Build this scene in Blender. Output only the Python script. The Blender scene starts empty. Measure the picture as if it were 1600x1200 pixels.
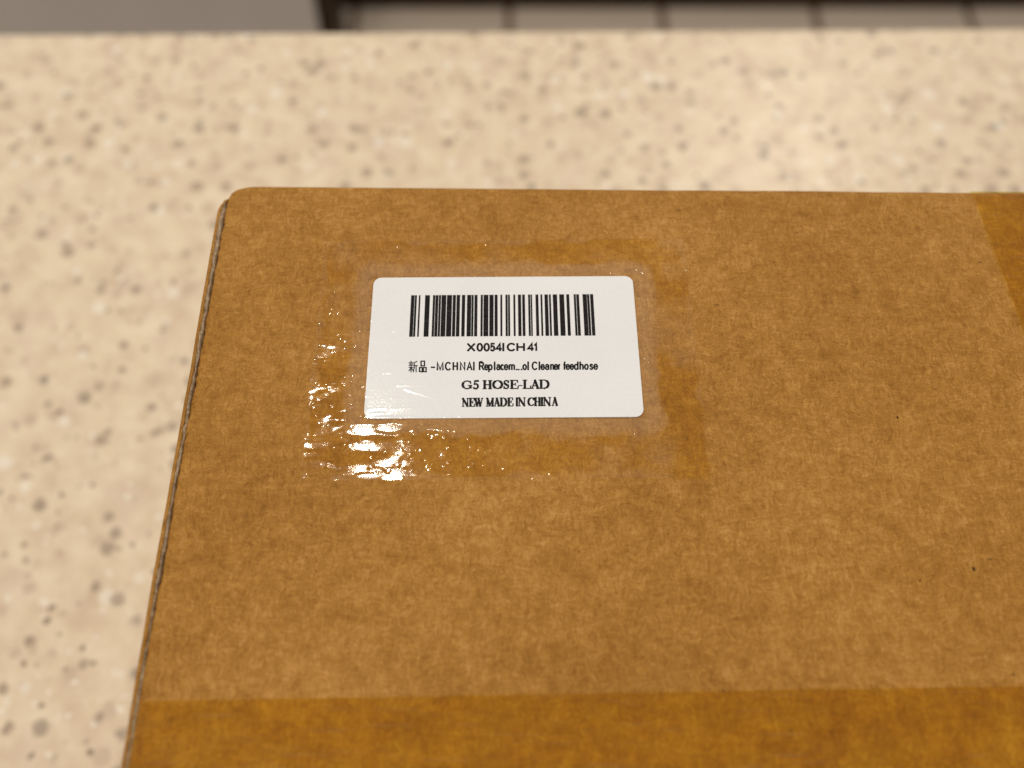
import bpy, math, random
import numpy as np
from mathutils import Vector

random.seed(7); rng = np.random.default_rng(11)
S = bpy.context.scene
C = S.collection

# ------------------------------------------------------------------ camera
F = 1613.0                       # focal length in photo pixels (1600 wide)
PITCH = math.radians(59.6)       # looking down
BOX_H = 0.150                    # box top above the counter (counter top is z = 0)
CAM = Vector((0.0, 0.0, BOX_H + 0.163))
cd = bpy.data.cameras.new('camera'); cam = bpy.data.objects.new('camera', cd); C.objects.link(cam)
cam.location = CAM; cam.rotation_euler = (math.pi/2 - PITCH, 0, 0)
cd.sensor_width = 36; cd.lens = F/1600*36
cd.clip_start = 0.005; cd.clip_end = 50
cd.dof.use_dof = True; cd.dof.focus_distance = 0.191; cd.dof.aperture_fstop = 9.8
S.camera = cam

FWD = Vector((0, math.cos(PITCH), -math.sin(PITCH))); UP = Vector((0, math.sin(PITCH), math.cos(PITCH)))
def ray(px, py):
    return FWD + Vector((1, 0, 0))*((px-800)/F) + UP*((600-py)/F)
def on_z(px, py, z):             # a photo pixel to the horizontal plane z
    d = ray(px, py); t = (z-CAM.z)/d.z
    return CAM + d*t
def top(px, py): return on_z(px, py, BOX_H)

# ------------------------------------------------------------------ world, lamps, exposure
w = bpy.data.worlds.new('World'); S.world = w; w.use_nodes = True
bg = w.node_tree.nodes['Background']; bg.inputs[0].default_value = (1.0, 0.922, 0.852, 1); bg.inputs[1].default_value = 0.53
def lamp(name, loc, target, size, power, col, shape='DISK'):
    l = bpy.data.lights.new(name, 'AREA'); l.shape = shape; l.size = size; l.energy = power; l.color = col
    o = bpy.data.objects.new(name, l); C.objects.link(o); o.location = loc
    o.rotation_euler = (Vector(target)-Vector(loc)).to_track_quat('-Z', 'Y').to_euler()
    return o
P0 = top(575, 700)
d0 = ray(575, 700).normalized(); r0 = Vector((d0.x, d0.y, -d0.z))
lamp('ceiling_lamp', P0 + r0*1.75, P0, 0.085, 6.0, (1.0, 0.88, 0.72))
P1 = on_z(150, 1560, BOX_H); d1 = ray(150, 1560).normalized()
lamp('ceiling_lamp', P1 + Vector((d1.x, d1.y, -d1.z))*2.0, P1, 0.24, 10.0, (1.0, 0.90, 0.78))
P2 = top(1250, 120); d2 = ray(1250, 120).normalized()
lamp('ceiling_lamp', P2 + Vector((d2.x, d2.y, -d2.z))*1.9, P2, 0.14, 6.0, (1.0, 0.90, 0.76))
vs = S.view_settings; vs.view_transform = 'Standard'; vs.look = 'None'; vs.exposure = 0; vs.gamma = 1; vs.use_curve_mapping = False
S.render.engine = 'CYCLES'

# ------------------------------------------------------------------ node helpers
class NT:
    def __init__(s, name):
        s.m = bpy.data.materials.new(name); s.m.use_nodes = True; s.t = s.m.node_tree; s.t.nodes.clear()
        s.out = s.n('ShaderNodeOutputMaterial'); s.co = s.n('ShaderNodeTexCoord').outputs['Object']
    def n(s, typ, **kw):
        nd = s.t.nodes.new(typ)
        for k, v in kw.items(): setattr(nd, k, v)
        return nd
    def l(s, a, b): s.t.links.new(a, b)
    def put(s, sock, v):
        if hasattr(v, 'is_output'): s.l(v, sock)
        else:
            if isinstance(v, tuple) and len(v) == 3 and sock.type == 'RGBA': v = (*v, 1)
            sock.default_value = v
    def math(s, op, a, b=0.0, c=None, clamp=False):
        nd = s.n('ShaderNodeMath', operation=op, use_clamp=clamp); s.put(nd.inputs[0], a); s.put(nd.inputs[1], b)
        if c is not None: s.put(nd.inputs[2], c)
        return nd.outputs[0]
    def mapping(s, scale=(1, 1, 1), rot=(0, 0, 0), loc=(0, 0, 0), vec=None):
        nd = s.n('ShaderNodeMapping'); s.l(vec or s.co, nd.inputs[0])
        nd.inputs['Scale'].default_value = scale; nd.inputs['Rotation'].default_value = rot; nd.inputs['Location'].default_value = loc
        return nd.outputs[0]
    def noise(s, scale, detail=3, rough=0.55, vec=None, dist=0.0):
        nd = s.n('ShaderNodeTexNoise'); s.l(vec or s.co, nd.inputs['Vector'])
        nd.inputs['Scale'].default_value = scale; nd.inputs['Detail'].default_value = detail
        nd.inputs['Roughness'].default_value = rough; nd.inputs['Distortion'].default_value = dist
        return nd.outputs[0]
    def noisec(s, scale, detail=2, vec=None):
        nd = s.n('ShaderNodeTexNoise'); s.l(vec or s.co, nd.inputs['Vector'])
        nd.inputs['Scale'].default_value = scale; nd.inputs['Detail'].default_value = detail
        return nd.outputs[1]
    def ramp(s, fac, stops, interp='LINEAR'):
        nd = s.n('ShaderNodeValToRGB'); s.l(fac, nd.inputs[0]); cr = nd.color_ramp; cr.interpolation = interp
        while len(cr.elements) > len(stops): cr.elements.remove(cr.elements[-1])
        while len(cr.elements) < len(stops): cr.elements.new(0.5)
        for e, (p, c) in zip(cr.elements, stops): e.position = p; e.color = (*c, 1) if len(c) == 3 else c
        return nd.outputs[0]
    def rng(s, v, a, b, c=0.0, d=1.0, smooth=True):
        nd = s.n('ShaderNodeMapRange'); nd.interpolation_type = 'SMOOTHSTEP' if smooth else 'LINEAR'
        s.put(nd.inputs[0], v)
        for i, x in enumerate((a, b, c, d)): nd.inputs[i+1].default_value = x
        return nd.outputs[0]
    def mix(s, fac, a, b, blend='MIX'):
        nd = s.n('ShaderNodeMix', data_type='RGBA', blend_type=blend)
        s.put(nd.inputs[0], fac); s.put(nd.inputs[6], a); s.put(nd.inputs[7], b)
        return nd.outputs[2]
    def bump(s, h, strength=0.3, dist=0.0001, normal=None):
        nd = s.n('ShaderNodeBump'); s.l(h, nd.inputs['Height']); nd.inputs['Strength'].default_value = strength
        nd.inputs['Distance'].default_value = dist
        if normal is not None: s.l(normal, nd.inputs['Normal'])
        return nd.outputs[0]
    def principled(s, col, rough=0.7, spec=0.3, normal=None, **kw):
        nd = s.n('ShaderNodeBsdfPrincipled'); s.put(nd.inputs['Base Color'], col); s.put(nd.inputs['Roughness'], rough)
        nd.inputs['Specular IOR Level'].default_value = spec
        if normal is not None: s.l(normal, nd.inputs['Normal'])
        for k, v in kw.items(): nd.inputs[k].default_value = v
        s.l(nd.outputs[0], s.out.inputs[0]); return nd

# ------------------------------------------------------------------ materials
def mat_kraft(name='kraft_board', tone=1.0):
    t = NT(name)
    cloud = t.noise(26, 3, 0.5)
    mottle = t.noise(270, 4, 0.62, dist=0.6)
    streak = t.noise(1.0, 4, 0.6, vec=t.mapping((190, 520, 300), (0, 0, 0.25)))
    wp = t.n('ShaderNodeVectorMath', operation='MULTIPLY_ADD'); t.l(t.noisec(340, 3), wp.inputs[0]); wp.inputs[1].default_value = (0.0033,)*3; t.l(t.co, wp.inputs[2])
    wv = wp.outputs[0]
    f1 = t.noise(1.0, 3, 0.6, vec=t.mapping((420, 2700, 900), (0, 0, 0.35), vec=wv))
    f2 = t.noise(1.0, 3, 0.6, vec=t.mapping((2500, 480, 900), (0, 0, 0.20), vec=wv))
    f3 = t.noise(1.0, 3, 0.6, vec=t.mapping((2600, 500, 900), (0, 0, -0.75), vec=wv))
    grain = t.noise(3400, 2, 0.7)
    k = t.math('MULTIPLY_ADD', cloud, 0.24, 0.0)
    k = t.math('MULTIPLY_ADD', mottle, 0.36, k)
    k = t.math('MULTIPLY_ADD', streak, 0.14, k)
    k = t.math('MULTIPLY_ADD', f1, 0.42, k)
    k = t.math('MULTIPLY_ADD', f2, 0.36, k)
    k = t.math('MULTIPLY_ADD', f3, 0.36, k)
    k = t.math('MULTIPLY_ADD', grain, 0.36, k)          # sum of weights 2.08, mean 1.04
    a = tuple(c*tone for c in (0.205, 0.080, 0.004)); b = tuple(c*tone for c in (0.358, 0.166, 0.024)); c = tuple(c*tone for c in (0.545, 0.295, 0.082))
    k = t.rng(k, 0.88, 1.38, 0, 1, smooth=False)
    col = t.ramp(k, [(0.0, a), (0.5, b), (1.0, c)])
    # pale and dark single fibres and a few specks of dirt
    vor = t.n('ShaderNodeTexVoronoi'); t.l(t.mapping((900, 2600, 900), (0, 0, 0.6)), vor.inputs['Vector']); vor.inputs['Scale'].default_value = 0.16
    sp = t.math('LESS_THAN', vor.outputs['Distance'], 0.075)
    vsep = t.n('ShaderNodeSeparateColor'); t.l(vor.outputs['Color'], vsep.inputs[0])
    sp = t.math('MULTIPLY', sp, t.math('GREATER_THAN', vsep.outputs[0], 0.82))
    col = t.mix(t.math('MULTIPLY', sp, 0.55), col, (0.06, 0.03, 0.01))
    h = t.math('MULTIPLY_ADD', mottle, 0.9, t.math('MULTIPLY_ADD', f1, 0.5, t.math('MULTIPLY', f2, 0.5)))
    nrm = t.bump(h, 0.35, 0.00022)
    t.principled(col, 0.66, 0.24, nrm)
    return t.m

def mat_raw_edge():
    t = NT('torn_board_edge')
    n1 = t.noise(700, 4, 0.65); n2 = t.noise(1.0, 3, 0.6, vec=t.mapping((500, 1600, 500)))
    k = t.math('MULTIPLY_ADD', n1, 0.6, t.math('MULTIPLY', n2, 0.5))
    col = t.ramp(k, [(0.34, (0.19, 0.135, 0.085)), (0.5, (0.34, 0.25, 0.16)), (0.70, (0.52, 0.40, 0.27))])
    t.principled(col, 0.9, 0.1, t.bump(k, 0.6, 0.0004)); return t.m

def film_shader(t, tint, rough, fac_haze, haze_col, normal=None, ior=1.32):
    tr = t.n('ShaderNodeBsdfTransparent'); t.put(tr.inputs[0], tint)
    df = t.n('ShaderNodeBsdfDiffuse'); t.put(df.inputs[0], haze_col)
    gl = t.n('ShaderNodeBsdfGlossy'); t.put(gl.inputs['Roughness'], rough); gl.inputs[0].default_value = (1, 1, 1, 1)
    fr = t.n('ShaderNodeFresnel'); fr.inputs[0].default_value = ior
    if normal is not None: t.l(normal, gl.inputs['Normal']); t.l(normal, fr.inputs['Normal'])
    m1 = t.n('ShaderNodeMixShader'); t.put(m1.inputs[0], fac_haze); t.l(tr.outputs[0], m1.inputs[1]); t.l(df.outputs[0], m1.inputs[2])
    geo = t.n('ShaderNodeNewGeometry'); fac = t.math('MULTIPLY', fr.outputs[0], t.math('SUBTRACT', 1.0, geo.outputs['Backfacing']))
    m2 = t.n('ShaderNodeMixShader'); t.l(fac, m2.inputs[0]); t.l(m1.outputs[0], m2.inputs[1]); t.l(gl.outputs[0], m2.inputs[2])
    t.l(m2.outputs[0], t.out.inputs[0])

def mat_tape():
    t = NT('amber_packing_tape')
    n1 = t.noise(120, 4, 0.6, dist=0.8); n2 = t.noise(1.0, 3, 0.6, vec=t.mapping((260, 900, 300)))
    k = t.math('MULTIPLY_ADD', n1, 0.7, t.math('MULTIPLY', n2, 0.4))
    tint = t.ramp(k, [(0.34, (0.83, 0.71, 0.16)), (0.52, (0.91, 0.81, 0.25)), (0.72, (0.97, 0.91, 0.36))])
    tint = t.mix(t.n('ShaderNodeAttribute', attribute_name='stuck').outputs['Fac'], (0.97, 0.965, 0.94), tint)
    fine = t.noise(1400, 3, 0.6)
    nrm = t.bump(t.math('MULTIPLY_ADD', n2, 0.5, fine), 0.30, 0.00008)
    scr = t.rng(t.noise(1.0, 2, 0.5, vec=t.mapping((60, 2600, 60), (0, 0, -0.12))), 0.62, 0.72, 0, 0.14)
    film_shader(t, tint, 0.13, scr, (0.55, 0.42, 0.25), nrm)
    return t.m

LABEL_W, LABEL_D = 0.0506, 0.0300
def mat_patch():
    # clear tape: stuck down (wet look) in a ragged frame, bridging a thin air gap next to the label
    t = NT('clear_tape')
    at = t.n('ShaderNodeAttribute', attribute_name='stuck').outputs['Fac']
    n1 = t.noise(230, 4, 0.6, dist=0.8)
    k = t.rng(t.math('ADD', at, t.math('MULTIPLY_ADD', n1, 0.8, -0.4)), 0.22, 0.85)
    tint = t.mix(k, (0.992, 0.988, 0.975), (0.945, 0.885, 0.56))
    fine = t.noise(1900, 3, 0.65)
    nrm = t.bump(fine, 0.10, 0.00005)
    st = t.noise(1.0, 2, 0.5, vec=t.mapping((70, 2400, 60), (0, 0, 0.03)))
    scr = t.rng(st, 0.66, 0.74, 0.0, 0.05)
    hz = t.math('ADD', scr, t.math('MULTIPLY', t.n('ShaderNodeAttribute', attribute_name='bridging').outputs['Fac'], 0.045))
    film_shader(t, tint, 0.065, hz, (0.80, 0.76, 0.71), nrm)
    return t.m

def mat_paper():
    t = NT('label_paper')
    n = t.noise(2500, 2, 0.6); n2 = t.noise(60, 2, 0.5)
    k = t.math('MULTIPLY_ADD', n, 0.5, t.math('MULTIPLY', n2, 0.5))
    col = t.ramp(k, [(0.3, (0.76, 0.785, 0.825)), (0.7, (0.83, 0.855, 0.895))])
    t.principled(col, 0.6, 0.2); return t.m

def mat_ink():
    t = NT('thermal_print_ink')
    n = t.noise(1500, 3, 0.6)
    t.principled(t.ramp(n, [(0.35, (0.006, 0.005, 0.006)), (0.75, (0.018, 0.015, 0.015))]), 0.7, 0.0); return t.m

def mat_counter():
    t = NT('speckled_countertop')
    wob = t.n('ShaderNodeVectorMath', operation='MULTIPLY_ADD'); t.l(t.noisec(420, 2), wob.inputs[0]); wob.inputs[1].default_value = (0.0022,)*3; t.l(t.co, wob.inputs[2])
    wv = wob.outputs[0]
    col = t.ramp(t.noise(95, 4, 0.6), [(0.32, (0.66, 0.53, 0.385)), (0.50, (0.75, 0.63, 0.46)), (0.68, (0.82, 0.71, 0.535))])
    col = t.mix(t.rng(t.noise(60, 2, 0.5, vec=t.mapping(loc=(3, 1, 2))), 0.52, 0.70, 0, 0.35), col, (0.64, 0.51, 0.41))
    def specks(scale, r0, r1, keep, cols, amt, loc, col, soft=0.25):
        v = t.n('ShaderNodeTexVoronoi'); t.l(t.mapping(loc=loc, vec=wv), v.inputs['Vector']); v.inputs['Scale'].default_value = scale
        v.inputs['Randomness'].default_value = 1.0
        sep = t.n('ShaderNodeSeparateColor'); t.l(v.outputs['Color'], sep.inputs[0])
        rad = t.math('MULTIPLY_ADD', sep.outputs[1], (r1-r0)*scale, r0*scale)
        m = t.math('DIVIDE', t.math('SUBTRACT', rad, v.outputs['Distance']), t.math('MULTIPLY', rad, soft), clamp=True)
        m = t.math('MULTIPLY', m, t.math('LESS_THAN', sep.outputs[0], keep))
        m = t.math('MULTIPLY', m, amt)
        cc = t.ramp(sep.outputs[2], [(i/(max(1, len(cols)-1)), c) for i, c in enumerate(cols)])
        return t.mix(m, col, cc)
    col = specks(150, 0.0012, 0.0045, 0.45, [(0.55, 0.43, 0.33), (0.61, 0.49, 0.35), (0.52, 0.41, 0.30)], 0.75, (0.3, 0.1, 0.02), col, 0.5)
    col = specks(110, 0.0012, 0.0034, 0.46, [(0.86, 0.80, 0.68), (0.92, 0.88, 0.80)], 0.72, (1.3, 2.1, 0.4), col, 0.4)
    col = specks(260, 0.0006, 0.0014, 0.30, [(0.88, 0.84, 0.74), (0.84, 0.76, 0.62)], 0.9, (4.3, 1.1, 0.6), col, 0.4)
    col = specks(125, 0.0016, 0.0034, 0.60, [(0.22, 0.165, 0.125), (0.36, 0.28, 0.205), (0.20, 0.165, 0.135), (0.42, 0.34, 0.26)], 0.76, (7.3, 5.1, 0.25), col, 0.4)
    col = specks(230, 0.0006, 0.0015, 0.30, [(0.15, 0.12, 0.095), (0.30, 0.23, 0.17)], 0.85, (2.3, 8.1, 0.55), col, 0.4)
    t.principled(col, 0.34, 0.35, t.bump(t.noise(500, 3), 0.05, 0.0002)); return t.m

def mat_simple(name, a, b, scale, rough, spec=0.3, stretch=(1, 1, 1)):
    t = NT(name)
    n = t.noise(scale, 4, 0.6, vec=t.mapping(stretch))
    t.principled(t.ramp(n, [(0.3, a), (0.7, b)]), rough, spec, t.bump(n, 0.1, 0.002)); return t.m

M = dict(kraft=mat_kraft(), inner=mat_kraft('inner_board', 0.9), raw=mat_raw_edge(), tape=mat_tape(), patch=mat_patch(),
         paper=mat_paper(), ink=mat_ink(), counter=mat_counter(),
         tile=mat_simple('beige_floor_tile', (0.62, 0.52, 0.42), (0.70, 0.60, 0.49), 6, 0.45),
         grout=mat_simple('brown_grout', (0.22, 0.15, 0.105), (0.27, 0.19, 0.135), 60, 0.9),
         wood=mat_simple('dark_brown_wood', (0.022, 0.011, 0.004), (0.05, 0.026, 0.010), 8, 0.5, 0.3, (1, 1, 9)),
         grey=mat_simple('grey_paint', (0.57, 0.53, 0.495), (0.61, 0.57, 0.53), 5, 0.5),
         under=mat_simple('cabinet_side', (0.30, 0.27, 0.23), (0.34, 0.31, 0.27), 5, 0.6))

# ------------------------------------------------------------------ mesh helpers
def obj(name, verts, faces, mat, parent=None, smooth=False, base=None):
    me = bpy.data.meshes.new(name)
    o0 = Vector((0, 0, 0))
    p = parent
    while p is not None: o0 += p.location; p = p.parent
    v = np.asarray(verts, dtype=float).reshape(-1, 3) - np.array(o0)
    if parent is None and base is not None: v = v - np.array(base)
    me.from_pydata(v.tolist(), [], [tuple(int(i) for i in f) for f in faces]); me.materials.append(mat)
    if smooth: me.polygons.foreach_set('use_smooth', [True]*len(me.polygons))
    me.update()
    o = bpy.data.objects.new(name, me); C.objects.link(o)
    if parent is not None: o.parent = parent
    elif base is not None: o.location = base
    return o
def grid_faces(nu, nv, off=0, flip=False):
    i, j = np.meshgrid(np.arange(nu-1), np.arange(nv-1), indexing='ij')
    a = off + i*nv + j
    q = np.stack([a, a+nv, a+nv+1, a+1], -1).reshape(-1, 4)
    return q[:, ::-1] if flip else q
def box_verts(x0, x1, y0, y1, z0, z1):
    v = [(x, y, z) for x in (x0, x1) for y in (y0, y1) for z in (z0, z1)]
    f = [(0, 1, 3, 2), (4, 6, 7, 5), (0, 4, 5, 1), (2, 3, 7, 6), (0, 2, 6, 4), (1, 5, 7, 3)]
    return v, f
def slab(name, x0, x1, y0, y1, z0, z1, mat, parent=None, base=None, bevel=0.0):
    v, f = box_verts(x0, x1, y0, y1, z0, z1); o = obj(name, v, f, mat, parent, base=base)
    if bevel:
        b = o.modifiers.new('bevel', 'BEVEL'); b.width = bevel; b.segments = 3
    return o
def smooth_noise(n, step, amp, seed):          # 1-D value noise
    r = np.random.default_rng(seed); k = max(4, int(n/step)+4); p = r.normal(0, 1, k)
    x = np.arange(n)/step; i = x.astype(int); f = x-i; f = f*f*(3-2*f)
    return amp*(p[i]*(1-f)+p[i+1]*f)
def noise2(U, V, scale, seed):                 # 2-D value noise, about -1..1
    r = np.random.default_rng(seed); p = r.uniform(-1, 1, (256, 256))
    x = U/scale+37.3; y = V/scale+51.7
    i = np.floor(x).astype(int); j = np.floor(y).astype(int); fx = x-i; fy = y-j
    fx = fx**3*(fx*(fx*6-15)+10); fy = fy**3*(fy*(fy*6-15)+10)
    g = lambda a, b: p[a % 256, b % 256]
    return (g(i, j)*(1-fx)+g(i+1, j)*fx)*(1-fy)+(g(i, j+1)*(1-fx)+g(i+1, j+1)*fx)*fy

# ------------------------------------------------------------------ setting: countertop, floor
e1, e2 = on_z(0, 46, 0), on_z(1600, 36, 0)
slope = (e2.y-e1.y)/(e2.x-e1.x)
def edge_y(x): return e1.y + slope*(x-e1.x)
xs = np.linspace(-0.75, 0.75, 2); R = 0.006; TH = 0.038
prof = [(-0.45, 0.0)]                                             # (y offset, z); the far edge is rounded over
far = [(-R*(1-math.sin(a)), -R*(1-math.cos(a))) for a in np.linspace(0, math.pi/2, 9)]
ring = []
for x in xs:
    ye = edge_y(x)
    ring += [(x, -0.45, -TH), (x, -0.45, 0.0)] + [(x, ye+dy, z) for dy, z in far] + [(x, ye, -TH)]
n = len(ring)//2
faces = [(i, (i+1) % n, n+(i+1) % n, n+i) for i in range(n)] + [tuple(range(n))[::-1], tuple(range(n, 2*n))]
counter = obj('countertop', ring, faces, M['counter']); counter['kind'] = 'structure'
slab('support_panel', -0.70, 0.70, -0.42, edge_y(0)-0.05, -0.90, -TH, M['under'], counter)

FZ = -0.90
floor = slab('floor', -1.6, 1.6, -0.6, 2.2, FZ-0.02, FZ-0.004, M['grout']); floor['kind'] = 'structure'
tx0 = on_z(1035, 25, FZ).x; tw = on_z(1275, 25, FZ).x - tx0
kick_y = on_z(800, 13, FZ).y
ty1 = kick_y + 0.10
J = 0.007
tv, tf = box_verts(-tw/2+J, tw/2-J, -tw/2+J, tw/2-J, -0.004, 0.0)
tme = None
for i in range(-6, 6):
    for j in range(0, 4):
        cx = tx0 + (i+0.5)*tw; cy = ty1 - (j+0.5)*tw
        if tme is None:
            o = obj('tile', np.array(tv)*1.0, tf, M['tile']); tme = o.data
            b = o.modifiers.new('bevel', 'BEVEL'); b.width = 0.002; b.segments = 2
        else:
            o = bpy.data.objects.new('tile', tme); C.objects.link(o)
            b = o.modifiers.new('bevel', 'BEVEL'); b.width = 0.002; b.segments = 2
        o.parent = floor; o.location = (cx, cy, FZ)

def thing(name, label, cat, loc):
    o = bpy.data.objects.new(name, None); C.objects.link(o); o.location = loc; o.empty_display_size = 0.05
    o['label'] = label; o['category'] = cat; return o
# dark cabinet across the aisle: only the foot of its plinth shows
kx0 = on_z(470, 13, FZ).x
t1 = thing('base_cabinet', 'dark brown wooden base cabinet across the tiled aisle behind the countertop', 'cabinet', (0.4, kick_y+0.30, FZ))
slab('plinth', kx0, 1.5, kick_y, kick_y+0.5, FZ, FZ+0.10, M['wood'], t1)
slab('carcass', kx0, 1.5, kick_y-0.001+0.02, kick_y+0.5, FZ+0.10, FZ+0.86, M['wood'], t1)
for i in range(3):
    x0 = kx0+0.01+i*0.5
    slab('door', x0, min(1.495, x0+0.49), kick_y, kick_y+0.02, FZ+0.115, FZ+0.84, M['wood'], t1, bevel=0.003)
# grey front standing nearer, at the left
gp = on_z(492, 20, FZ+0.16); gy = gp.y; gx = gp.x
t2 = thing('low_cupboard', 'plain grey low cupboard with its shaded side coloured dark, standing on the floor past the countertop', 'cupboard', (gx-0.3, gy+0.15, FZ))
slab('front_panel', gx-0.62, gx, gy, gy+0.018, FZ+0.02, FZ+0.42, M['grey'], t2, bevel=0.003)
slab('shaded_casing', gx-0.62, gx+0.022, gy+0.0185, gy+0.10, FZ, FZ+0.43, M['wood'], t2, bevel=0.003)  # dark wood colour stands in for shade on the cupboard's right side

# ------------------------------------------------------------------ the cardboard box
Z = BOX_H
def line(p, q):                       # x as a function of y on the box top
    a, b = top(*p), top(*q); k = (b.x-a.x)/(b.y-a.y)
    return lambda y: a.x + k*(y-a.y)
def liney(p, q):
    a, b = top(*p), top(*q); k = (b.y-a.y)/(b.x-a.x)
    return lambda x: a.y + k*(x-a.x)
x_out = line((337, 325), (201, 1095))          # outer face of the left wall
x_in = line((352.5, 330), (217, 1095))           # cut edge of the top panel
y_back_px = liney((420, 294), (1600, 304))
def y_back(x): return y_back_px(x)+0.0020          # the fold's silhouette lies a little in front of the wall
y_tape = liney((205, 1096), (1600, 1072))
tape_w = 0.050
y_seam = y_tape(0) - tape_w/2
depth_half = y_back(0) - y_seam
y_front = y_seam - depth_half
X_R = 0.215
root = thing('cardboard_box', 'brown corrugated cardboard box with a taped white barcode label, on the speckled countertop', 'box',
             (0.08, y_seam, 0.0))

# one flap: flat top, rounded fold, wall below it. sgn=+1 folds at the back, -1 at the front
def flap(name_top, sgn, y_fold_fn, seed):
    r = 0.0030
    nx_ = 220
    s = np.concatenate([[0, 0.0004, 0.0010, 0.0018, 0.003, 0.0045, 0.006, 0.009], np.linspace(0.013, X_R-x_in(y_seam)-0.003, nx_)])
    L = abs(y_fold_fn(0)-y_seam)-r-0.0006
    ts = np.concatenate([np.linspace(0, 1, 260)*L])
    arc = np.linspace(0, math.pi/2, 10)[1:]
    nt = len(ts)
    jag = smooth_noise(nt, 1.6, 0.00007, seed)+smooth_noise(nt, 6, 0.00006, seed+1)
    V = []; rows = len(s)
    wob = smooth_noise(rows, 14, 0.00006, seed+2)+smooth_noise(rows, 4, 0.00002, seed+3)
    for i, si in enumerate(s):
        x_guess = x_in(y_seam)+si
        corner = max(0.0, 1-si/0.0052); pull = 0.0026*(1-math.sqrt(max(0, 1-corner**2)))
        edge_drop = 0.00022*math.exp(-si/0.0006)
        for k, tt in enumerate(ts):
            y = y_seam + sgn*(0.0006 + tt)
            yf = y_fold_fn(x_guess) - sgn*(r + pull) + sgn*wob[i]
            f = tt/L; y = y_seam + sgn*0.0006 + (yf-y_seam-sgn*0.0006)*f
            x = x_in(y)+si*(X_R-0.003-x_in(y))/(X_R-0.003-x_in(y_seam))
            if i < 3: x += jag[k]*(1-i/3)
            V.append((x, y, Z-edge_drop))
        yf = y_fold_fn(x_guess) - sgn*(r+pull) + sgn*wob[i]
        xe = V[-1][0]
        for a in arc:
            V.append((xe, yf+sgn*r*math.sin(a), Z-edge_drop-r*(1-math.cos(a))))
    V = np.array(V); nt2 = nt+len(arc)
    g = V.reshape(rows, nt2, 3)
    # gentle panel warp
    g[:, :, 2] += 0.00010*noise2(g[:, :, 0], g[:, :, 1], 0.03, seed)*np.clip(np.linspace(0, 1, rows)*30, 0, 1)[:, None]*(np.arange(nt2) < nt-6)[None, :]
    under = g.copy(); under[:, :nt, 2] -= 0.0026
    for q in range(len(arc)):
        under[:, nt+q, 2] = np.minimum(under[:, nt+q, 2], Z-0.0026); under[:, nt+q, 1] = g[:, nt-1, 1]+sgn*0.0004*(q/len(arc))
    n0 = rows*nt2
    F_ = [grid_faces(rows, nt2, 0, sgn < 0), grid_faces(rows, nt2, n0, sgn > 0)]
    side = []
    for a, b in ((0, 1),):
        for k in range(nt2-1): side.append((k, k+1, n0+k+1, n0+k))
        o_ = (rows-1)*nt2
        for k in range(nt2-1): side.append((o_+k, n0+o_+k, n0+o_+k+1, o_+k+1))
    for i in range(rows-1):
        side.append((i*nt2, n0+i*nt2, n0+(i+1)*nt2, (i+1)*nt2))
        a = i*nt2+nt2-1; side.append((a, a+nt2, n0+a+nt2, n0+a))
    verts = np.concatenate([g.reshape(-1, 3), under.reshape(-1, 3)])
    o = obj(name_top, verts, np.concatenate([np.concatenate(F_), np.array(side)]), M['kraft'], root, smooth=True)
    return o
flap('top_flap', 1, y_back, 5)
flap('top_flap', -1, lambda x: y_front, 25)
# walls
def wall_y(name, yfn, sgn):
    xa = x_in(yfn(0))+0.004
    v = []
    for x in (xa, X_R-0.003):
        y1 = yfn(x); y0 = y1 - sgn*0.0026
        v += [(x, y0, 0.0), (x, y1, 0.0), (x, y0, Z-0.0034), (x, y1, Z-0.0031)]
    f = [(0, 1, 3, 2), (4, 6, 7, 5), (0, 4, 5, 1), (2, 3, 7, 6), (0, 2, 6, 4), (1, 5, 7, 3)]
    return obj(name, v, f, M['kraft'], root)
wall_y('back_wall', y_back, 1)
wall_y('front_wall', lambda x: y_front, -1)
# left wall: brown outer liner with a rounded lip, torn grey core edge beside it
ya, yb = y_front+0.002, top(345, 313).y+0.0012
ny_ = 420
ys = np.linspace(ya, yb, ny_)
endr = np.clip((ys-(yb-0.004))/0.004, 0, 1)           # round the far end in
jz = smooth_noise(ny_, 3, 0.00010, 61)+smooth_noise(ny_, 9, 0.00010, 62)
sec = []
lip = [(0.0, -Z+0.0002), (0.0, -0.004), (0.00005, -0.0014), (0.00025, -0.0007), (0.0006, -0.00034), (0.0009, -0.00030), (0.00103, -0.0005), (0.00103, -Z+0.0002)]
wx = smooth_noise(ny_, 22, 0.00007, 63)
for i, y in enumerate(ys):
    for (dx, dz) in lip:
        sec.append((x_out(y)+dx+wx[i]+0.0011*endr[i]**2, y, Z+dz+0.3*jz[i]-0.0006*endr[i]**2))
lw = len(lip)
fl = grid_faces(ny_, lw, 0, True).tolist() + [tuple(range(lw)), tuple(range((ny_-1)*lw, ny_*lw))[::-1]]
lwall = obj('left_wall', sec, fl, M['kraft'], root, smooth=True)
jx = smooth_noise(ny_, 2.0, 0.00008, 71)+smooth_noise(ny_, 6, 0.00006, 72)
core = []
for i, y in enumerate(ys):
    xo = x_out(y)+0.00105+wx[i]; wd = max(0.0006, (x_in(y)-0.00016-xo))
    for q in range(7):
        f = q/6
        zz = Z-0.00045+jz[i]*1.6+0.00016*math.sin(i*1.7+q*1.3)-(0.0013*max(0, f-0.72)/0.28 if f > 0.72 else 0)-0.0006*endr[i]**2
        core.append((xo+wd*f+(jx[i] if q > 3 else 0)*1.0, y, zz))
    core.append((xo+wd, y, Z-0.012)); core.append((xo, y, Z-0.012))
fc = grid_faces(ny_, 9, 0, True).tolist()
obj('torn_core_edge', core, fc, M['raw'], lwall)
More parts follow.
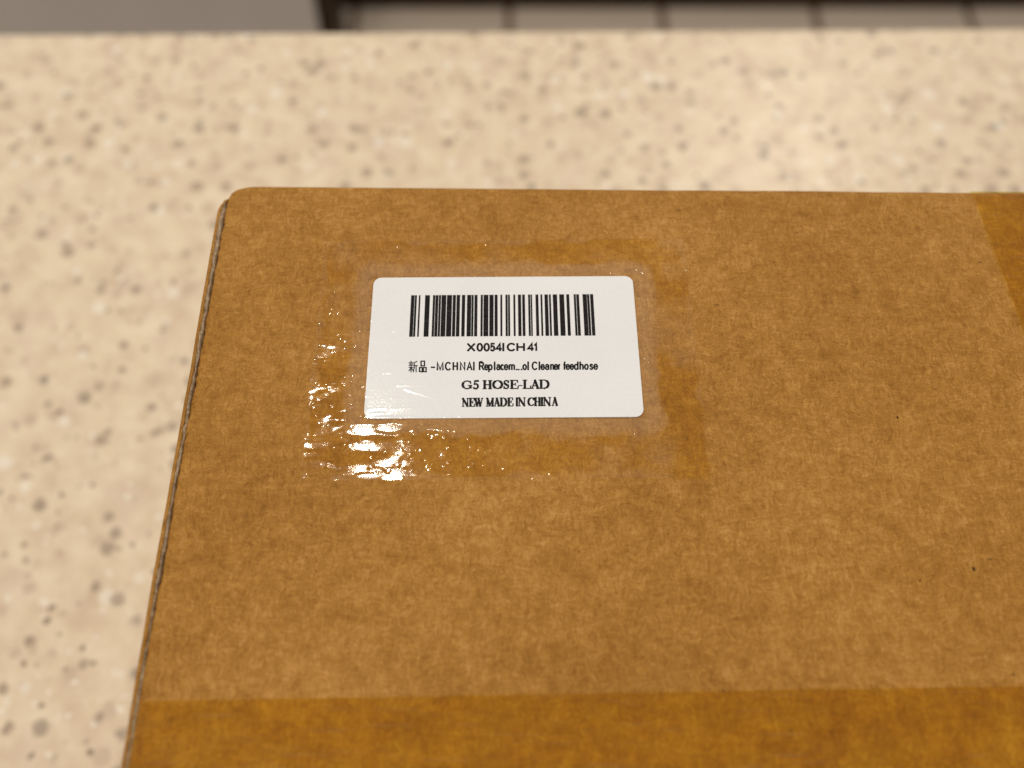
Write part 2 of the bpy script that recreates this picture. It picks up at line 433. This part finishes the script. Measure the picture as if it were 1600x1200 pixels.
obj_r = slab('right_wall', X_R-0.003, X_R, ya, yb, 0.0002, Z-0.001, M['kraft'], root)
slab('bottom_panel', x_out(ys[0])+0.004, X_R-0.004, y_front+0.004, yb-0.001, 0.0, 0.003, M['inner'], root)
# minor flap under the top flaps closes the gap at the left
slab('inner_flap', x_in(yb)+0.0006 if x_in(yb) > x_in(ya) else x_in(ya)+0.0006, x_in(yb)+0.09, ya+0.004, yb-0.004, Z-0.0058, Z-0.0032, M['inner'], root)

# ------------------------------------------------------------------ amber packing tape
def fbm(U, V, sc, seed):
    return noise2(U, V, sc, seed)+0.5*noise2(U, V, sc/2, seed+1)
def stick(o, val):                    # 1 where the film is pressed onto the board (wet look), 0 where it hangs free
    at = o.data.attributes.new('stuck', 'FLOAT', 'POINT'); at.data.foreach_set('value', np.asarray(val).reshape(-1).astype(np.float32))
def seam_tape():
    drop = 0.045; r = 0.0022
    nv = 70
    xl0 = x_out(y_seam)
    xs_top = np.linspace(X_R+0.0004, 0, 420)     # parameter 0..: along the top from right to left
    rowsV = []
    for j in range(nv):
        f = j/(nv-1)
        path = []
        y_mid = y_tape(0)-tape_w*f
        xl = x_out(y_mid)-0.0004
        xr = X_R+0.0005
        # right drop, arc, top, arc, left drop
        P = [(xr, -d) for d in np.linspace(drop, r, 10)]
        P += [(xr-r+r*math.cos(a), -r+r*math.sin(a)) for a in np.linspace(0, math.pi/2, 8)[1:-1]]
        P += [(x, 0.0) for x in np.linspace(xr-r, xl+r, 420)]
        P += [(xl+r-r*math.sin(a), -r+r*math.cos(a)) for a in np.linspace(0, math.pi/2, 10)[1:]]
        P += [(xl-0.0002*math.sin(d*120), -d) for d in np.linspace(r, drop, 16)[1:]]
        for (x, dz) in P: rowsV.append((x, y_tape(min(max(x, -0.09), 0.25))-tape_w*f, Z+0.00016+dz))
    g = np.array(rowsV).reshape(nv, -1, 3)
    flat = (np.abs(g[:, :, 2]-(Z+0.00016)) < 1e-6)
    g[:, :, 2] += flat*(0.00003*fbm(g[:, :, 0], g[:, :, 1], 0.006, 81)+0.000012*noise2(g[:, :, 0], g[:, :, 1], 0.0015, 83)+0.00004)
    g[0, :, 1] += smooth_noise(g.shape[1], 7, 0.00005, 84)
    # loose lip at the left fold
    lx = x_out(y_seam)
    k = np.clip((lx+0.003-g[:, :, 0])/0.003, 0, 1)
    g[:, :, 0] -= k*0.0001*(1+noise2(g[:, :, 1], g[:, :, 2], 0.006, 85))
    o = obj('seam_tape', g.reshape(-1, 3), grid_faces(g.shape[0], g.shape[1], 0, True), M['tape'], root, smooth=True)
    xi = np.vectorize(x_in)(g[:, :, 1]); stick(o, np.clip((g[:, :, 0]-xi)/0.0006, 0, 1)); return o
st_ = seam_tape(); st_['label'] = 'amber packing tape along the near flap seam, folded over the box side'
def cross_tape():
    xt = line((1521, 306), (1600, 520))
    nu = 60; r = 0.0035; drop = 0.05; rows = []
    for i in range(nu):
        f = i/(nu-1); off = tape_w*f
        xb = xt(y_back(0.1))+off
        yb_ = y_back(xb)+0.0004; yf_ = y_front-0.0004
        P = [(yb_, -d) for d in np.linspace(drop, r, 12)]
        P += [(yb_-r+r*math.cos(a), -r+r*math.sin(a)) for a in np.linspace(0, math.pi/2, 8)[1:-1]]
        P += [(y, 0.0) for y in np.linspace(yb_-r, yf_+r, 300)]
        P += [(yf_+r-r*math.sin(a), -r+r*math.cos(a)) for a in np.linspace(0, math.pi/2, 8)[1:]]
        P += [(yf_, -d) for d in np.linspace(r, drop, 12)[1:]]
        for y, dz in P: rows.append((min(xt(y)+off, X_R-0.004), y, Z+0.0003+dz))
    g = np.array(rows).reshape(nu, -1, 3)
    flat = (np.abs(g[:, :, 2]-(Z+0.0003)) < 1e-6)
    g[:, :, 2] += flat*(0.00003*fbm(g[:, :, 0], g[:, :, 1], 0.006, 91)+0.00004)
    o = obj('cross_tape', g.reshape(-1, 3), grid_faces(g.shape[0], g.shape[1], 0, True), M['tape'], root, smooth=True)
    stick(o, np.clip((g[:, :, 2]-(Z-0.0014))/0.0010, 0, 1))
    o['label'] = 'amber packing tape running across the box top and over its back edge'
cross_tape()

# ------------------------------------------------------------------ the white barcode label
cTL, cTR, cBR, cBL = [np.array(top(*p))[:2] for p in ((583.2, 434.5), (987.6, 432.8), (1006.6, 651.5), (569.6, 655.6))]
Lc = (cTL+cTR+cBR+cBL)/4
ux = (cTR-cTL)+(cBR-cBL); LABEL_W = np.linalg.norm(ux)/2; ux /= np.linalg.norm(ux); uy = np.array([-ux[1], ux[0]])
LABEL_D = (np.dot(cTL-cBL, uy)+np.dot(cTR-cBR, uy))/2
print('label size mm', LABEL_W*1000, LABEL_D*1000)
def uv(px, py):                       # photo pixel -> label frame (metres from the label centre)
    p = np.array(top(px, py))[:2]-Lc
    return np.array([p@ux, p@uy])
def at_uv(u, v, z): return (Lc[0]+ux[0]*u+uy[0]*v, Lc[1]+ux[1]*u+uy[1]*v, z)
LZ = Z+0.00022                       # label face
def label_sheet():
    r = 0.0016; hw, hd = LABEL_W/2, LABEL_D/2; P = []
    for cx, cy, a0 in ((hw-r, hd-r, 0), (-hw+r, hd-r, 90), (-hw+r, -hd+r, 180), (hw-r, -hd+r, 270)):
        for a in np.linspace(a0, a0+90, 9): P.append((cx+r*math.cos(math.radians(a)), cy+r*math.sin(math.radians(a))))
    n = len(P)
    v = [at_uv(u, w_, LZ) for u, w_ in P]+[at_uv(u, w_, Z+0.00005) for u, w_ in P]
    f = [tuple(range(n)), tuple(range(n, 2*n))[::-1]]+[(i, n+i, n+(i+1) % n, (i+1) % n) for i in range(n)]
    return obj('label_sticker', v, f, M['paper'], root)
sticker = label_sheet()
sticker['label'] = 'white rounded paper sticker with black barcode and four lines of print under clear tape'
INK = LZ+0.000012

bars = [(642.9,647.8),(648.9,651.5),(655,657),(664.8,671.8),(677,680),(681.1,685),(686.3,689.1),(690.5,697.3),(698.9,706.3),(708,712.3),
 (714,718.8),(722.2,726.8),(730.3,736.3),(737.4,740),(741.8,746),(751.5,754.3),(755.9,763),(765,771),(773.1,777.3),(782,784.5),
 (790,792.8),(794,796.5),(802.3,804.8),(809.4,813.8),(816,819.8),(825.3,828),(829.2,831),(836.8,840.8),(844.6,847),(850.8,855.8),
 (857.8,860.3),(863.8,870),(873.9,881),(884.9,889),(896.5,899.3),(900.5,904.3),(910.3,916.3),(917.3,920.3),(922,926.5)]
bv, bf = [], []
vt = uv(785, 461.5)[1]; vb = uv(785, 526.3)[1]
for a, b in bars:
    ua, ub = uv(a-0.3, 463)[0], uv(b+0.3, 463)[0]
    k = len(bv); bv += [at_uv(ua, vb, INK), at_uv(ub, vb, INK), at_uv(ub, vt, INK), at_uv(ua, vt, INK)]; bf.append((k, k+1, k+2, k+3))
obj('barcode', bv, bf, M['ink'], sticker)

# printed characters as pen strokes: each glyph in a 0..1 box, x right, y up; (points, pen weight)
def arc(cx, cy, rx, ry, a0, a1, n=14):
    return [(cx+rx*math.cos(math.radians(a)), cy+ry*math.sin(math.radians(a))) for a in np.linspace(a0, a1, n)]
O_ = arc(.5, .5, .5, .5, 90, 450, 25)
e_ = [(0.02, .34), (.98, .34)]+arc(.5, .33, .5, .33, 0, 320, 18)
o_ = arc(.5, .33, .5, .33, 0, 360, 20)
a_ = [[(.08, .55)]+arc(.5, .48, .38, .19, 150, 0, 8)+[(.88, .0)], arc(.46, .19, .44, .19, 0, 360, 16)]
SANS = {
 'X': [[(0, 0), (1, 1)], [(0, 1), (1, 0)]], '0': [O_], '4': [[(.72, 0), (.72, 1), (0, .26), (1, .26)]], 'I': [[(.5, 0), (.5, 1)]],
 '5': [[(.95, 1), (.2, 1), (.1, .52)]+arc(.48, .33, .5, .33, 130, -145, 14)], 'C': [arc(.52, .5, .52, .5, 42, 318, 20)],
 'H': [[(0, 0), (0, 1)], [(1, 0), (1, 1)], [(0, .5), (1, .5)]], '1': [[(.1, .72), (.8, 1), (.8, 0)]],
 'M': [[(0, 0), (0, 1), (.5, .05), (1, 1), (1, 0)]], 'N': [[(0, 0), (0, 1), (1, 0), (1, 1)]], 'A': [[(0, 0), (.5, 1), (1, 0)], [(.2, .34), (.8, .34)]],
 'R': [[(0, 0), (0, 1), (.6, 1)]+arc(.6, .75, .36, .25, 90, -90, 9)+[(0, .5)], [(.55, .5), (1, 0)]],
 'e': [e_], 'o': [o_], 'p': [[(0.02, .66), (0.02, -.28)], o_], 'd': [[(.98, 1), (.98, 0)], o_], 'l': [[(.5, 0), (.5, 1)]],
 'a': a_, 'c': [arc(.52, .33, .5, .33, 45, 315, 14)],
 'm': [[(0, 0), (0, .66)], [(0, .45)]+arc(.25, .45, .25, .2, 180, 0, 8)+[(.5, 0)], [(.5, .45)]+arc(.75, .45, .25, .2, 180, 0, 8)+[(1, 0)]],
 'n': [[(0, 0), (0, .66)], [(0, .4)]+arc(.5, .42, .5, .24, 180, 0, 10)+[(1, 0)]], 'h': [[(0, 0), (0, 1)], [(0, .4)]+arc(.5, .42, .5, .24, 180, 0, 10)+[(1, 0)]],
 'r': [[(.1, 0), (.1, .66)], [(.1, .38), (.45, .62), (1, .64)]], 'f': [[(.4, 0), (.4, .78)]+arc(.72, .80, .32, .18, 180, 80, 6), [(0, .63), (.95, .63)]],
 's': [[(.92, .54)]+arc(.5, .5, .42, .16, 20, 200, 8)+[(.5, .34)]+arc(.5, .17, .46, .17, 60, -160, 9)],
 '.': [[(.5, 0), (.5, .09)]], '-': [[(0, .36), (1, .36)]],
 '新': [[(.26, 1), (.26, .86)], [(.02, .84), (.5, .84)], [(.14, .8), (.18, .66)], [(.38, .8), (.34, .66)], [(0, .62), (.52, .62)], [(.02, .42), (.5, .42)],
       [(.26, .62), (.26, 0)], [(.26, .4), (.02, .1)], [(.28, .36), (.48, .16)], [(.95, .97), (.62, .86)], [(.62, .86), (.62, .4), (.5, 0)], [(.62, .58), (1, .58)], [(.83, .58), (.83, 0)]],
 '品': [[(.24, .56), (.24, 1), (.76, 1), (.76, .56), (.24, .56)], [(0, 0), (0, .4), (.42, .4), (.42, 0), (0, .04)], [(.58, 0), (.58, .4), (1, .4), (1, 0), (.58, .04)]],
}
T, t_ = 1.35, 0.62        # thick and thin pens
def sf(x0, x1, y): return ([(x0, y), (x1, y)], t_)
SERIF = {
 'G': [(arc(.5, .5, .46, .48, 150, 215, 8), T), (arc(.5, .5, .46, .48, 40, 150, 10), .8), (arc(.5, .5, .46, .48, 215, 318, 10), .8), ([(.86, .42), (.86, .1)], T), sf(.6, 1.02, .42), ([(.86, .95), (.88, .66)], .7)],
 '5': [([(.95, .98), (.25, .95)], T*.9), ([(.25, .95), (.16, .52)], t_), ([(.16, .54)]+arc(.42, .31, .46, .3, 100, -150, 14), 1.05)],
 'H': [([(.2, 0), (.2, 1)], T), ([(.8, 0), (.8, 1)], T), ([(.2, .5), (.8, .5)], t_), sf(0, .4, 1), sf(.6, 1, 1), sf(0, .4, 0), sf(.6, 1, 0)],
 'O': [(arc(.5, .5, .46, .48, 125, 235, 10), T), (arc(.5, .5, .46, .48, -55, 55, 10), T), (arc(.5, .5, .46, .48, 55, 125, 8), .75), (arc(.5, .5, .46, .48, 235, 305, 8), .75)],
 'S': [([(.88, .72)]+arc(.48, .74, .38, .24, 30, 220, 10), .85), ([(.18, .62), (.82, .36)], T), (arc(.46, .26, .42, .25, 30, -165, 10), .85), ([(.9, .98), (.88, .72)], t_), ([(.04, .0), (.06, .28)], t_)],
 'E': [([(.24, 0), (.24, 1)], T), sf(.02, .9, 1), sf(.02, .96, 0), sf(.24, .66, .52), ([(.9, 1), (.92, .74)], .7), ([(.96, 0), (1, .3)], .7), ([(.66, .66), (.66, .38)], .6)],
 '-': [([(0, .36), (1, .36)], .55)],
 'L': [([(.26, 0), (.26, 1)], T), sf(.02, .52, 1), sf(.02, .94, 0), ([(.94, 0), (1, .32)], .7)],
 'A': [([(.14, 0), (.5, 1)], .7), ([(.48, 1), (.86, 0)], T), sf(.24, .72, .32), sf(0, .3, 0), sf(.66, 1.02, 0)],
 'D': [([(.22, 0), (.22, 1)], T), sf(0, .55, 1), sf(0, .55, 0), ([(.5, 1)]+arc(.5, .5, .44, .5, 90, 45, 4), .75), (arc(.5, .5, .44, .5, 50, -50, 10), T), (arc(.5, .5, .44, .5, -45, -90, 4)+[(.5, 0)], .75)],
 'N': [([(.16, 0), (.16, 1)], .7), ([(.12, 1), (.86, 0)], T), ([(.86, 0), (.86, 1)], .7), sf(0, .3, 1), sf(0, .32, 0), sf(.7, 1.02, 1)],
 'W': [([(.1, 1), (.3, 0)], T), ([(.3, 0), (.52, .9)], .7), ([(.46, 1), (.68, 0)], T), ([(.68, 0), (.92, 1)], .7), sf(0, .26, 1), sf(.36, .6, 1), sf(.8, 1.02, 1)],
 'M': [([(.14, 0), (.14, 1)], .7), ([(.14, 1), (.48, .05)], T), ([(.48, .05), (.84, 1)], .7), ([(.84, 1), (.84, 0)], T), sf(0, .2, 1), sf(.8, 1, 1), sf(0, .3, 0), sf(.66, 1.02, 0)],
 'I': [([(.5, 0), (.5, 1)], T), sf(.1, .9, 1), sf(.1, .9, 0)],
 'C': [(arc(.55, .5, .5, .48, 125, 235, 10), T), (arc(.55, .5, .46, .48, 35, 125, 8), .8), (arc(.55, .5, .46, .48, 235, 322, 8), .8), ([(.94, .98), (.94, .68)], .7)],
}
def print_line(name, items, ytop_l, ybase_l, ytop_r, ybase_r, xl, xr, pen, font):
    V, Fc = [], []; zc = [0]
    MM = LABEL_W/425.0                                   # metres per photo pixel at the label
    def stroke(pts, wpx):
        P = np.array(pts); hw = wpx*MM/2; zc[0] += 1; z = INK+zc[0]*2e-8
        if len(P) < 2: return
        closed = np.linalg.norm(P[0]-P[-1]) < 1e-9
        L_, R_ = [], []
        for i in range(len(P)):
            if closed and i in (0, len(P)-1): d1 = P[1]-P[0]; d0_ = P[-1]-P[-2]
            else: d1 = P[min(i+1, len(P)-1)]-P[min(i, len(P)-2)]; d0_ = P[max(i, 1)]-P[max(i-1, 0)]
            d1 = d1/(np.linalg.norm(d1)+1e-12); d0_ = d0_/(np.linalg.norm(d0_)+1e-12)
            tn = d0_+d1; nl = np.linalg.norm(tn)
            tn = tn/nl if nl > 1e-6 else d1
            nn = np.array([-tn[1], tn[0]]); c = max(0.45, nn@np.array([-d1[1], d1[0]]))
            p = P[i].copy()
            if not closed and i == 0: p = p-d1*hw*0.5
            if not closed and i == len(P)-1: p = p+d0_*hw*0.5
            L_.append(p+nn*hw/c); R_.append(p-nn*hw/c)
        for i in range(len(P)-1):
            k = len(V); V.extend([at_uv(*L_[i], z), at_uv(*R_[i], z), at_uv(*R_[i+1], z), at_uv(*L_[i+1], z)]); Fc.append((k, k+1, k+2, k+3))
    for ch, a, b in items:
        f = ((a+b)/2-xl)/(xr-xl); yt = ytop_l+(ytop_r-ytop_l)*f; yb_ = ybase_l+(ybase_r-ybase_l)*f
        if ch in '新品': yt -= 2.0; yb_ += 2.6
        g = font[ch]
        for s in g:
            if font is SANS: pts, wgt = s, (0.62 if ch == '新' else 0.8 if ch == '品' else 1.0)
            else: pts, wgt = s
            ins = pen*wgt*0.5 if font is SANS else 0.3
            if b-a < 2*ins+0.4: ins = (b-a)/2-0.2
            q = [uv(a+ins+(b-a-2*ins)*x, yb_-ins-(yb_-yt-2*ins)*y) for x, y in pts]
            stroke(q, pen*wgt)
    return obj(name, V, Fc, M['ink'], sticker)
print_line('printed_code', [('X',729.3,743.2),('0',744.4,755),('0',755.2,765.7),('5',765.1,774.2),('4',774,785),('I',785,787.9),('C',791.5,806.2),('H',806.6,820.4),('4',823.6,835),('1',833.5,840.2)],
           536.5, 550.9, 536, 550.2, 729, 840, 3.4, SANS)
print_line('printed_title', [('新',638,653.5),('品',654.5,667),('-',672.5,680.7),('M',682.2,693.5),('C',695,705.5),('H',707,716),('N',718.5,727.5),('A',729,738.5),('I',739.4,741.6),
  ('R',748,757),('e',756.3,763.5),('p',762.5,770),('l',771.8,774),('a',775,782.5),('c',781.5,788),('e',787,794.5),('m',794.5,805),('.',806.2,808.4),('.',809.3,811.5),('.',813.7,816),
  ('o',816,823.5),('l',824.2,826.2),('C',830.5,840.5),('l',841.7,843.8),('e',844.3,851.5),('a',851,859),('n',859.3,866),('e',865,872),('r',871.3,876),
  ('f',879.3,885),('e',883.5,890.8),('e',889.8,897),('d',896.3,904.2),('h',905,912.2),('o',912.3,920),('s',920.5,927.2),('e',926.8,934.5)],
           566.3, 580.6, 565, 579.3, 638, 934, 2.75, SANS)
print_line('printed_model', [('G',722.2,737.5),('5',739.5,748.2),('H',754.2,769),('O',770,785.2),('S',786.8,795.7),('E',796.5,810),('-',810,816.2),('L',816.4,829.8),('A',829.3,842.6),('D',841.8,858)],
           595.8, 608.9, 594.4, 608.0, 722, 858, 3.0, SERIF)
print_line('printed_origin', [('N',721.7,732.5),('E',732.8,742),('W',741.3,755),('M',759.3,771.9),('A',771.5,781.2),('D',780.8,792),('E',792.8,802),('I',805.5,809.8),('N',809.2,821.4),
  ('C',824.8,834.8),('H',834.4,845.2),('I',844.9,848.9),('N',848.3,861),('A',862,871.6)],
           623.2, 636.4, 621.6, 634.9, 721, 872, 2.7, SERIF)

# ------------------------------------------------------------------ clear tape over the label
def clear_patch():
    c = [uv(*p) for p in ((508, 376), (1066, 374), (1113, 746), (470, 752))]
    u0, u1 = (c[0][0]+c[3][0])/2, (c[1][0]+c[2][0])/2; v0, v1 = (c[2][1]+c[3][1])/2, (c[0][1]+c[1][1])/2
    step = 0.00013
    nu, nv = int((u1-u0)/step), int((v1-v0)/step)
    U, V = np.meshgrid(np.linspace(u0, u1, nu), np.linspace(v0, v1, nv), indexing='ij')
    hw, hd = LABEL_W/2, LABEL_D/2
    du = np.abs(U)-hw; dv = np.abs(V)-hd
    dist = np.hypot(np.maximum(du, 0), np.maximum(dv, 0))+np.minimum(np.maximum(du, dv), 0)     # + outside the label
    gap = 0.0030+0.0011*noise2(U, V, 0.006, 201)+0.0005*noise2(U, V, 0.0025, 202)
    stuck = np.clip((dist-gap)/0.0012+0.2, 0, 1)
    # the right side holds less well
    stuck *= np.clip(0.92+0.5*noise2(U, V, 0.013, 203)+0.35*noise2(U, V, 0.005, 204)-0.40*np.clip((U-0.02)/0.012, 0, 1)-0.15*np.clip(V/0.02, 0, 1), 0, 1)
    edge = np.minimum(np.minimum(U-u0, u1-U), np.minimum(V-v0, v1-V)); stuck *= np.clip((edge+0.0012*noise2(U, V, 0.004, 205))/0.0016+0.35, 0, 1)
    on_label = np.clip(-dist/0.0006, 0, 1)
    base = 0.00030*np.clip(1-dist/np.maximum(gap, 0.001), 0, 1)**1.0
    base = np.where(dist < 0, 0.00030, base)
    z = base + 0.00006
    rough = (1-on_label)
    wave = 0.000026*noise2(U*0.45, V, 0.0018, 211)+0.000008*noise2(U*0.4, V, 0.0008, 212)+0.000002*noise2(U*0.5, V, 0.0004, 213)
    left = 1/(1+np.exp((U+0.012)/0.006))
    low = 1/(1+np.exp((V-0.004)/0.003))
    z += rough*wave*(0.55+0.35*low+0.9*left*low)*np.clip(0.75+0.6*noise2(U, V, 0.004, 215), 0.15, 1.4)
    z += np.clip(dist/0.003, 0, 1)*(0.00003+0.00009*low)*(noise2(U*0.6, V, 0.0045, 216)+0.5)
    # pulled creases running along the tape, strongest at the lower left
    cr = noise2(U*0.16+V*0.05, V, 0.0009, 221)
    z += rough*0.000012*cr*left
    z += on_label*(0.000004*noise2(U, V, 0.004, 231)+0.0000012*noise2(U*0.2, V, 0.0007, 232)+0.0000008*noise2(U, V, 0.0005, 234))
    # fine lengthwise scratches and a few nicks
    def ridge(p, q, wd, hgt):
        a = uv(*p); b = uv(*q); ab = b-a; L2 = ab@ab
        t = np.clip(((U-a[0])*ab[0]+(V-a[1])*ab[1])/L2, 0, 1)
        dd = np.hypot(U-a[0]-t*ab[0], V-a[1]-t*ab[1])
        return hgt*np.exp(-(dd/wd)**2)
    for p, q, h in (((622, 604), (668, 604), 1.2e-5), ((633, 610), (685, 626), 1.4e-5), ((664, 610), (678, 612), 1e-5), ((576, 641), (605, 640), 1.2e-5), ((612, 641), (646, 639), 1.2e-5),
                    ((580, 648), (600, 647), 1e-5), ((614, 520), (628, 518), 1.6e-5), ((578, 534), (632, 538), 0.8e-5), ((578, 529), (620, 533), 0.8e-5), ((765, 502), (771, 490), 1.2e-5),
                    ((868, 560), (880, 548), 0.9e-5), ((935, 608), (945, 605), 1e-5), ((968, 565), (972, 650), 0.8e-5), ((990, 600), (994, 690), 1e-5), ((969, 655), (971, 690), 1.2e-5),
                    ((700, 650), (724, 640), 1e-5), ((805, 640), (814, 632), 1e-5), ((900, 642), (906, 652), 1.2e-5), ((955, 582), (964, 600), 1e-5), ((600, 585), (612, 578), 1.6e-5)):
        z += ridge(p, q, 0.00016, h)
    rr = np.random.default_rng(5)
    for _ in range(60):
        x, y = rr.uniform(580, 1000), rr.uniform(440, 650); L_ = rr.uniform(2, 9); a = rr.normal(0.0, 0.6)
        z += ridge((x, y), (x+L_*math.cos(a), y+L_*math.sin(a)), 0.00013, rr.uniform(2e-6, 8e-6))
    # trapped grit and tiny bubbles
    rp = np.random.default_rng(17)
    for _ in range(800):
        a, b = rp.uniform(u0, u1), rp.uniform(v0, v1)
        inside = abs(a) < hw and abs(b) < hd
        if inside and rp.random() < 0.90: continue
        rad = rp.uniform(0.00013, 0.00030); hgt = rad*rp.uniform(0.06, 0.24)*(0.45 if inside else 1)
        i0, i1 = int((a-4*rad-u0)/step), int((a+4*rad-u0)/step)+1; j0, j1 = int((b-4*rad-v0)/step), int((b+4*rad-v0)/step)+1
        sl = (slice(max(i0, 0), max(i1, 0)), slice(max(j0, 0), max(j1, 0)))
        z[sl] += hgt*np.exp(-((U[sl]-a)**2+(V[sl]-b)**2)/rad**2)
    # smooth blisters that lie flat to the lamp (lower left) and bubbles
    def blister(p, rx, ry, hgt, flat=True):
        nonlocal z
        a = uv(*p); e = ((U-a[0])/rx)**2+((V-a[1])/ry)**2
        m = np.clip(1.25-e, 0, 1); m = m*m*(3-2*m)
        iu = np.argmin(np.abs(U[:, 0]-a[0])); iv = np.argmin(np.abs(V[0]-a[1]))
        z0 = z[iu, iv] if 0 <= iu < nu and 0 <= iv < nv else 0
        tgt = max(z0, 0.00012)+hgt*np.clip(1-e, -1, 1)
        z = z*(1-m)+tgt*m
    blister((572, 671), 0.0042, 0.0016, 0.000009); blister((612, 669), 0.0034, 0.0015, 0.000009); blister((575, 746), 0.0030, 0.0010, 0.000010)
    blister((608, 737), 0.0006, 0.0006, 0.00001); blister((590, 738), 0.0004, 0.0004, 0.000008); blister((670, 747), 0.0008, 0.0006, 0.00001)
    blister((627, 750), 0.0004, 0.0003, 0.00001); blister((477, 743), 0.0007, 0.0006, 0.00002); blister((608, 583), 0.0010, 0.0006, 0.00001)
    # ragged cut ends
    P = np.stack([Lc[0]+ux[0]*U+uy[0]*V, Lc[1]+ux[1]*U+uy[1]*V, Z+np.maximum(z, 0.00003)+0.00003], -1)
    P[0, :, 0] += smooth_noise(nv, 3, 0.00012, 241); P[-1, :, 0] += smooth_noise(nv, 3, 0.00012, 242)
    o = obj('clear_tape', P.reshape(-1, 3), grid_faces(nu, nv, 0, False), M['patch'], root, smooth=True)
    stick(o, stuck)
    at = o.data.attributes.new('bridging', 'FLOAT', 'POINT'); br = (1-stuck)*np.clip(dist/0.0004, 0, 1)*np.clip(1.6-dist/0.0032, 0.12, 1)
    at.data.foreach_set('value', br.reshape(-1).astype(np.float32))
    o['label'] = 'wrinkled clear tape stuck over the white label, glinting at its lower left'
clear_patch()

# ------------------------------------------------------------------ a few bits of dirt on the board
dirt = NT('dark_dirt'); dirt.principled((0.035, 0.02, 0.012), 0.9, 0.1)
for px, py, r in ((1402, 652, 0.00026), (1521, 889, 0.00034), (1437, 907, 0.00018), (1130, 1079, 0.00020), (1583, 1054, 0.00022), (905, 862, 0.00016), (455, 905, 0.00015), (1210, 410, 0.00016)):
    c = top(px, py); k = 9
    ang = np.linspace(0, 2*math.pi, k, endpoint=False); rad = r*rng.uniform(0.55, 1.3, k)
    v = [(c.x+rr*math.cos(a)*0.8, c.y+rr*math.sin(a), Z+0.00010) for a, rr in zip(ang, rad)] + [(c.x, c.y, Z+0.00026)]
    obj('dirt_speck', v, [(i, (i+1) % k, k) for i in range(k)], dirt.m, root)
